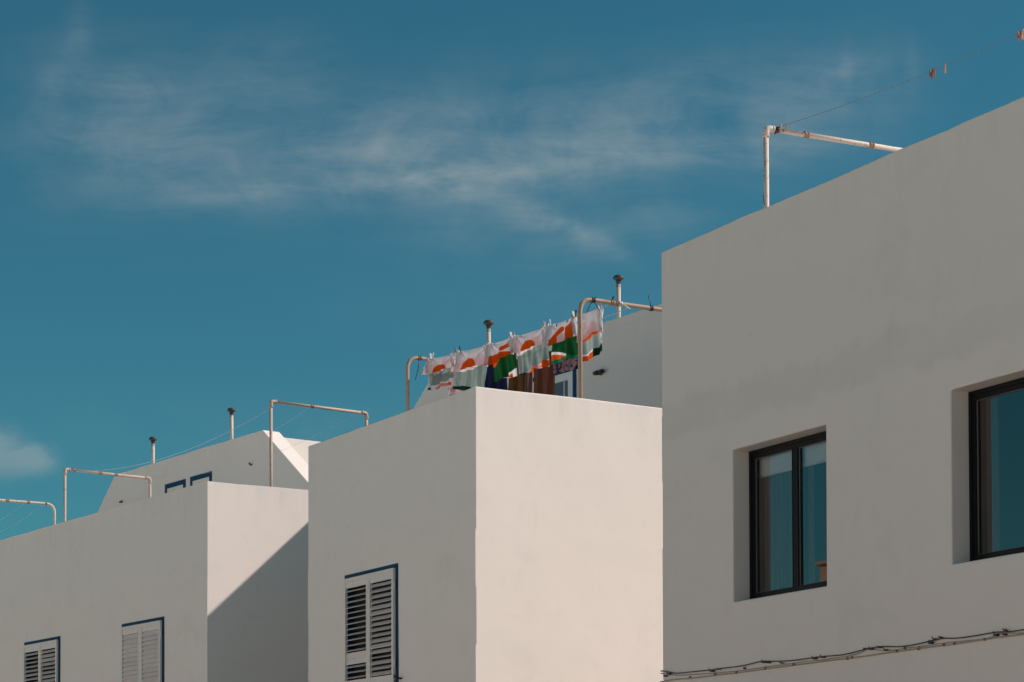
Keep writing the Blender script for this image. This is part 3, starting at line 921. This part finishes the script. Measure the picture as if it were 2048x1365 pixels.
# ------------------------------------------------------------------ dark laundry on the rear line
L2N = flat(LB2 - LA2); L2O = V(-L2N.y, L2N.x, 0)
if L2O.dot(-im) < 0: L2O = -L2O
def dark(x0, x1, ytop, ybot0, ybot1, mat, label, seed, nk=3, name='towel', shrink=0.0, line=None):
    A_, B_, s_ = line or (LA2, LB2, .10)
    tl, tr = wire_at_px(A_, B_, s_, x0), wire_at_px(A_, B_, s_, x1)
    bl, br = atpl(x0 + shrink, ybot0, A_, L2O), atpl(x1 - shrink, ybot1, A_, L2O)
    mb = MB(); NS, NT_ = 40, 40; rnd = random.Random(seed); p0, p1 = rnd.uniform(0, 6), rnd.uniform(0, 6)
    ids = []
    for j in range(NT_ + 1):
        for i in range(NS + 1):
            s, b = i / NS, j / NT_
            P = tl.lerp(tr, s).lerp(bl.lerp(br, s), b)
            o = .05 * (b ** .5) * (math.sin(2 * math.pi * nk * s + p0) * .6 + .3 * math.sin(2 * math.pi * nk * 2.1 * s + p1 + b) + .4 * noise.noise(V(s * 4 + seed, b * 1.5, 0)))
            ids.append(mb.p(P + L2O * o))
    for j in range(NT_):
        for i in range(NS):
            k = j * (NS + 1) + i
            mb.f.append([ids[k], ids[k + 1], ids[k + NS + 2], ids[k + NS + 1]]); mb.sm.append(True)
    o = mb.build(name, mat, None, tl)
    return tag(o, label, 'laundry', 'dark laundry on the rear line')
dark(900, 950, 0, 800, 812, M['pinkfloral'], 'pinkish patterned cloth showing as a triangle below the pale cloths', 21, 2, 'patterned_cloth', -4, (LA3, LB3, .08))
dark(960, 1013, 0, 800, 800, M['navy'], 'navy blue cloth below the vivid orange and green print', 22, 3)
dark(1016, 1056, 0, 800, 800, M['olive'], 'olive brown cloth between navy and reddish brown ones', 23, 2)
dark(1052, 1066, 0, 800, 800, M['dusky'], 'narrow dusky cloth squeezed between olive and reddish brown ones', 25, 2)
dark(1064, 1108, 0, 802, 795, M['brown'], 'reddish brown towel hanging below the broad pale cloth', 24, 2)
dark(1104, 1157, 0, 748, 738, M['floral'], 'dusky floral garment below the vivid green cloth', 26, 3, 'floral_garment')

# ------------------------------------------------------------------ cable bundle along the near wall
cz4 = lambda x, y: (1320 + x / 5.12, 1230 + y / 5.12)
cz5 = lambda x, y: (1700 + x / 5.885, 1210 + y / 5.885)
def npx(p, off):
    q = atpl(p[0], p[1], nC - inn * off, inn); return q
black_pts = [cz4(*q) for q in ((35, 575), (160, 598), (340, 582), (520, 565), (640, 548), (850, 520), (1020, 480), (1130, 476), (1330, 470), (1560, 440), (1690, 425), (1850, 412))] + \
            [cz5(*q) for q in ((0, 570), (200, 518), (370, 492), (600, 492), (800, 460), (950, 425), (1090, 396), (1250, 394), (1450, 368), (1700, 325), (1870, 315), (2048, 293))]
tan_pts = [cz4(*q) for q in ((30, 682), (150, 662), (320, 650), (570, 618), (800, 592), (1100, 552), (1380, 515), (1500, 500), (1700, 472), (1900, 450))] + \
          [cz5(*q) for q in ((0, 625), (130, 610), (440, 565), (740, 525), (1000, 490), (1250, 460), (1600, 405), (1850, 372), (2048, 345))]
tan2_pts = [cz4(*q) for q in ((35, 600), (160, 618), (330, 612), (640, 590), (870, 565), (1100, 532), (1265, 510), (1480, 480), (1650, 462), (1850, 435))] + \
           [cz5(*q) for q in ((0, 600), (130, 560), (200, 524), (300, 530), (450, 540), (650, 512), (820, 492), (1000, 465), (1200, 440), (1450, 415), (1650, 385), (1780, 330), (2048, 332))]
croot = empty('cable_bundle', npx(black_pts[0], 0), 'dark and tan cables strung along the near white wall below its windows', 'cable')
def cable(pts, r, off, mat, nm, seed):
    c0 = croot.location; P = [npx(p, off + r + .004 * noise.noise(V(i * 1.3, seed, 0))) for i, p in enumerate(pts)]
    # carried on along the wall past the edge of the view
    dv = (P[-1] - P[-4]); dv = -dn * dv.length
    P = [P[0] + dn * .05 + inn * .12, P[0] + dn * .03 - inn * .005] + P
    P += [P[-1] + dv * (k + 1) + UP * (.02 * math.sin(k * 2 + seed)) for k in range(8)]
    # smooth resample
    out = []
    for i in range(len(P) - 1):
        a, b, c_, d = P[max(i - 1, 0)], P[i], P[i + 1], P[min(i + 2, len(P) - 1)]
        for k in range(6):
            t = k / 6
            out.append(.5 * ((2 * b) + (c_ - a) * t + (2 * a - 5 * b + 4 * c_ - d) * t * t + (3 * b - a - 3 * c_ + d) * t ** 3))
    out.append(P[-1])
    mb = MB(); mb.tube(out, r, 7); return mb.build(nm, mat, croot, c0)
cable(black_pts, .005, .022, M['cable_black'], 'black_cable', 1)
cable(tan_pts, .0065, .004, M['cable_tan'], 'tan_cable', 2)
cable(tan2_pts, .0045, .006, M['cable_tan'], 'tan_cable', 3)
def clip(p, size, mat, seed):
    rnd = random.Random(seed); c = npx(p, 0); mb = MB(); c0 = croot.location
    mb.box(c - dn * size - UP * size * .45, dn * size * 1.6, -inn * .035, UP * size * .7)
    mb.tube([c - inn * .03, c - inn * .045 + UP * size * rnd.uniform(.4, 1.2) - dn * size * rnd.uniform(-.8, .8)], .005, 6)
    mb.tube([c - inn * .03 - dn * size, c - inn * .04 - dn * size * rnd.uniform(1.6, 2.6) + UP * size * rnd.uniform(-.5, .5)], .0055, 6)
    mb.build('cable_clip', mat, croot, c0, bevel=.003)
for i, (p, sz, mt) in enumerate(((cz4(70, 625), .022, 'clip_dark'), (cz4(110, 605), .022, 'clip_dark'), (cz4(548, 575), .024, 'lamp'), (cz4(620, 555), .016, 'clip_dark'), (cz4(1080, 482), .026, 'clip_dark'), (cz4(1130, 488), .018, 'clip_dark'),
        (cz4(1265, 495), .012, 'clip_dark'), (cz4(1600, 445), .024, 'clip_dark'), (cz4(1685, 432), .022, 'clip_dark'), (cz5(205, 518), .014, 'lamp'), (cz5(270, 520), .022, 'clip_dark'), (cz5(365, 500), .016, 'clip_dark'),
        (cz5(443, 532), .018, 'clip_dark'), (cz5(968, 447), .024, 'lamp'), (cz5(1018, 405), .018, 'lamp'), (cz5(1088, 383), .012, 'clip_dark'), (cz5(1738, 355), .024, 'lamp'), (cz5(1840, 350), .018, 'clip_dark'), (cz5(1850, 298), .014, 'clip_dark'))):
    clip(p, sz, M[mt], 40 + i)
for i, p in enumerate([cz4(*q) for q in ((320, 642), (575, 612), (795, 592), (875, 548), (1090, 552), (1380, 512), (1930, 450))] + [cz5(*q) for q in ((40, 622), (570, 548), (820, 520), (660, 512), (1120, 475), (1245, 460), (1600, 408))]):
    c = npx(p, 0); mb = MB(); mb.tube([c, c - inn * .022], .010, 8); mb.tube([c - inn * .01 - UP * .010, c - inn * .012 + UP * .012], .006, 6)
    mb.build('cable_nail', M['shrug'], croot, croot.location)

# ================================================================== ground and the other side of the street
def sheet(name, pts, z, mat):
    mb = MB(); mb.face([V(p.x, p.y, z) for p in pts]); o = mb.build(name, mat); return tag(o, kind='structure')
def ground_mat(name, col, sc):
    m, t, b, tc = material(name)
    n = t.noise(tc, sc, 6, .65); n2 = t.noise(tc, sc * 14, 4, .6)
    c = t.mix(n, tuple(x * .8 for x in col[:3]) + (1,), col); c = t.mix(t.m('MULTIPLY', n2, .2), c, (.30, .26, .22, 1))
    t.put(b.inputs['Base Color'], c); b.inputs['Roughness'].default_value = .95
    t.put(b.inputs['Normal'], t.bump(n2, .3, .01)); return m
M['sand'] = ground_mat('sandy_ground', (.54, .47, .38, 1), .3)
M['pave'] = ground_mat('pale_paving', (.62, .555, .46, 1), .8)
M['road'] = ground_mat('worn_street', (.53, .47, .395, 1), .5)
S = 900
sheet('ground', [V(-S, -S, 0), V(S, -S, 0), V(S, S, 0), V(-S, S, 0)], 0.0, M['sand'])
org = g(mC)
def st(a, o): return org + dm * a + im * o   # along / offset from the facade line
sheet('road', [st(-60, -2.0), st(70, -2.0), st(70, -13.0), st(-60, -13.0)], .006, M['road'])
for o0, o1 in ((-2.0, -.25), (-14.9, -13.0)):
    mb = MB(); mb.box(st(-60, o0), dm * 130, im * (o1 - o0), UP * .12)
    tag(mb.build('pavement', M['pave'], fix=True), kind='structure')

row = [(-26, 11, 4.9, 'plaster_bright'), (-14.6, 10, 4.6, 'plaster_bright'), (-4.2, 12, 4.8, 'plaster_bright'), (8.2, 10.5, 4.7, 'plaster_bright'), (19.1, 11, 4.75, 'plaster_bright'), (30.5, 12, 4.9, 'plaster_bright'), (43, 12, 4.8, 'plaster_bright')]
opp_lab = ['first', 'second', 'third', 'fourth', 'fifth', 'sixth', 'seventh']
for i, (a, L, h, mt) in enumerate(row):
    P = [st(a + L, -15.0), st(a, -15.0), st(a, -24), st(a + L, -24)]
    z1 = EYE + h
    hr = empty('house', P[0], 'white house across the street, outside the photo, %s of its row' % opp_lab[i], 'house', 'houses across the street')
    ops = []
    for k in range(3):
        s0 = 1.2 + k * (L - 3.4) / 2
        ops.append((0, s0, s0 + 1.15, 3.7, 5.0, .15)); ops.append((0, s0, s0 + 1.1, .1 if k == 1 else .9, 2.25, .15))
    block([g(p) for p in P], z1, z1 - .8, .18, ops).build('wall', M[mt], hr, P[0], fix=True)
    for o in ops:
        mb = MB(); ex = -dm
        O = g(P[0]) + ex * o[1] + UP * o[3] - im * .12
        bar_frame(mb, O + ex * .003 + UP * .003, ex, UP, o[2] - o[1] - .006, o[4] - o[3] - .006, .06, .05, -im)
        wf = mb.build('window' if o[3] > .5 else 'door', M['blue'], hr, P[0])
        mb = MB(); mb.face([O - im * .02 + ex * (.05 + x * (o[2] - o[1] - .1)) + UP * (.05 + z * (o[4] - o[3] - .1)) for x, z in ((0, 0), (1, 0), (1, 1), (0, 1))])
        mb.build('pane', M['glass_grey'], wf, P[0])
    if i == 3:
        mb = MB(); mb.box(st(14.3, -15.25) + UP * (z1 - .9), dm * 2.25, -im * 3.0, UP * 2.08); mb.box(st(14.2, -15.2) + UP * (z1 + 1.18), dm * 2.45, -im * 3.1, UP * .07)
        mb.build('roof_hut', M['ochre'], hr, P[0], bevel=.02, fix=True)

# ================================================================== light and sky
AZ, EL = 87.0, 37.8
sd = V(math.sin(R(AZ)) * math.cos(R(EL)), math.cos(R(AZ)) * math.cos(R(EL)), math.sin(R(EL)))
sl = bpy.data.lights.new('sun', 'SUN'); sl.energy = 4.45; sl.angle = R(.53); sl.color = (1.0, .842, .768)
so = bpy.data.objects.new('sun', sl); COL.objects.link(so)
so.rotation_euler = sd.to_track_quat('Z', 'Y').to_euler(); so.location = (20, 0, 30)

w = bpy.data.worlds.new('World'); scn.world = w; w.use_nodes = True
t = NT(w.node_tree); bg = t.n['Background']
sky = t.add('ShaderNodeTexSky', sky_type='NISHITA'); sky.sun_disc = False
sky.sun_elevation = R(EL); sky.sun_rotation = R(AZ); sky.air_density = 1.0; sky.dust_density = .6; sky.ozone_density = 1.5; sky.altitude = 50
vec = t.add('ShaderNodeTexCoord').outputs['Generated']
sep = t.add('ShaderNodeSeparateXYZ'); t.put(sep.inputs[0], vec)
X, Y, Z = sep.outputs
hyp = t.m('SQRT', t.m('ADD', t.m('MULTIPLY', X, X), t.m('MULTIPLY', Y, Y)))
u = t.m('ARCTAN2', X, Y)                      # bearing, radians
v = t.m('DIVIDE', Z, t.m('MAXIMUM', hyp, .02))   # tangent of the elevation
cx = t.add('ShaderNodeCombineXYZ'); t.put(cx.inputs[0], u); t.put(cx.inputs[1], v); uv = cx.outputs[0]
def px_u(x): return (x - 1024) / F
def px_v(y): return (HOR - y) / F
def gauss(d, wd):                             # exp(-(d/wd)^2)
    q = t.m('DIVIDE', d, wd); return t.m('POWER', 2.71828, t.m('MULTIPLY', t.m('MULTIPLY', q, q), -1.0))
def streak(pts, wd_up, wd_dn, umin, umax, soft):
    """soft band round a parabola through three sky positions"""
    (x0, y0), (x1, y1), (x2, y2) = [(px_u(a), px_v(b)) for a, b in pts]
    den = (x0 - x1) * (x0 - x2) * (x1 - x2)
    a = (x2 * (y1 - y0) + x1 * (y0 - y2) + x0 * (y2 - y1)) / den
    b = (x2 * x2 * (y0 - y1) + x1 * x1 * (y2 - y0) + x0 * x0 * (y1 - y2)) / den
    c = (x1 * x2 * (x1 - x2) * y0 + x2 * x0 * (x2 - x0) * y1 + x0 * x1 * (x0 - x1) * y2) / den
    lo, hi = px_u(umin), px_u(umax)
    uc = t.m('MAXIMUM', t.m('MINIMUM', u, hi + .1), lo - .1)
    f = t.m('MULTIPLY_ADD', t.m('MULTIPLY_ADD', uc, a, b), uc, c)
    wob = t.m('MULTIPLY', t.m('SUBTRACT', t.noise(uv, 9, 3), .5), .011)
    d = t.m('ADD', t.m('SUBTRACT', v, f), wob)
    up = gauss(t.m('MAXIMUM', d, 0.0), wd_up); dn_ = gauss(t.m('MINIMUM', d, 0.0), wd_dn)
    m_ = t.m('MULTIPLY', up, dn_)
    m_ = t.m('MULTIPLY', m_, t.ramp(u, lo - soft, lo + soft))
    return t.m('MULTIPLY', m_, t.ramp(u, hi - soft, hi + soft, 1, 0))
def blob(x, y, rx, ry):
    a = t.m('DIVIDE', t.m('SUBTRACT', u, px_u(x)), rx / F); b = t.m('DIVIDE', t.m('SUBTRACT', v, px_v(y)), ry / F)
    r2 = t.m('ADD', t.m('MULTIPLY', a, a), t.m('MULTIPLY', b, b))
    return t.m('POWER', 2.71828, t.m('MULTIPLY', r2, -1.0))
warp = t.noise(uv, 7, 3, .5)
cw = t.add('ShaderNodeCombineXYZ'); t.put(cw.inputs[0], u); t.put(cw.inputs[1], t.m('ADD', v, t.m('MULTIPLY', t.m('SUBTRACT', warp, .5), .03)))
uvw = cw.outputs[0]
fib = t.noise(t.scale(uvw, (11, 60, 1), (0, 0, -.10)), 1.0, 8, .66, .3)     # long fibres
fib2 = t.noise(t.scale(uvw, (26, 30, 1), (0, 0, .6)), 1.0, 7, .63, .6)      # soft tufts
puff = t.noise(uv, 13, 5, .55, .3)
tex = t.m('MULTIPLY', t.ramp(t.m('MULTIPLY_ADD', fib2, .5, t.m('MULTIPLY', fib, .5)), .24, .82), t.ramp(puff, .2, .7, .45, 1))
main = streak([(250, 410), (830, 352), (1400, 308)], 80 / F, 34 / F, 480, 1600, .07)
core = streak([(250, 410), (830, 352), (1400, 308)], 20 / F, 12 / F, 330, 1400, .05)
haze1 = streak([(150, 300), (850, 260), (1600, 210)], 110 / F, 120 / F, 60, 1750, .05)
branch = streak([(800, 345), (1030, 400), (1240, 500)], 22 / F, 30 / F, 800, 1260, .012)
fill = blob(1050, 430, 260, 75)
c1 = blob(200, 170, 150, 110); c2 = blob(540, 130, 150, 90); c3 = blob(1330, 430, 90, 40); c4 = blob(1720, 170, 110, 60); c5 = blob(560, 860, 420, 70); c6 = blob(1050, 600, 300, 90)
mid_ = t.m('MULTIPLY_ADD', blob(860, 350, 430, 400), .75, .25)
v1 = blob(1700, 165, 16, 55); v2 = blob(1830, 150, 14, 50); v3 = blob(165, 85, 26, 75); v4 = blob(265, 185, 70, 38); v5 = blob(120, 180, 35, 60); v6 = blob(1170, 480, 70, 40)
dens = t.m('MULTIPLY', main, .58)
for q, k in ((haze1, .52), (branch, .55), (fill, .38), (v1, .25), (v2, .2), (v3, .3), (v4, .3), (v5, .25), (v6, .22), (c1, .26), (c2, .24), (c3, .3), (c4, .32), (c5, .10), (c6, .12)):
    dens = t.m('ADD', dens, t.m('MULTIPLY', q, k))
dens = t.m('MULTIPLY', dens, tex)
dens = t.m('ADD', dens, t.m('MULTIPLY', t.m('MULTIPLY', t.m('MULTIPLY', core, mid_), .27), t.ramp(fib, .3, .7, .35, 1)))
wv_ = t.m('MULTIPLY', t.m('SUBTRACT', t.noise(uv, 38, 5, .6), .5), .016)       # ragged rim of the low puff
def puffball(x, y, rx, ry):
    a = t.m('DIVIDE', t.m('ADD', t.m('SUBTRACT', u, px_u(x)), wv_), rx / F); b = t.m('DIVIDE', t.m('ADD', t.m('SUBTRACT', v, px_v(y)), wv_), ry / F)
    return t.m('POWER', 2.71828, t.m('MULTIPLY', t.m('ADD', t.m('MULTIPLY', a, a), t.m('MULTIPLY', b, b)), -1.0))
cum = t.m('MAXIMUM', puffball(-30, 915, 110, 62), puffball(45, 935, 85, 42))
cum = t.m('MULTIPLY', t.ramp(cum, .18, .80), t.ramp(v, px_v(985), px_v(930), .15, 1))
cum = t.m('MULTIPLY', t.m('MULTIPLY', cum, t.ramp(puff, .15, .6, .65, 1)), .46)
dens = t.m('MINIMUM', t.m('ADD', dens, cum), .8)
STR = .05
tint = t.mix(1.0, sky.outputs[0], (.31, .91, .91, 1), 'MULTIPLY')
cloud = (5.2, 6.1, 6.3, 1)
t.put(bg.inputs[0], t.mix(dens, tint, cloud))
bg.inputs[1].default_value = STR

vs = scn.view_settings
scn.display_settings.display_device = 'sRGB'
vs.view_transform = 'Standard'; vs.look = 'None'; vs.exposure = 0.32; vs.gamma = 1.0; vs.use_curve_mapping = False
scn.cycles.max_bounces = 10; scn.cycles.diffuse_bounces = 6; scn.cycles.transparent_max_bounces = 12
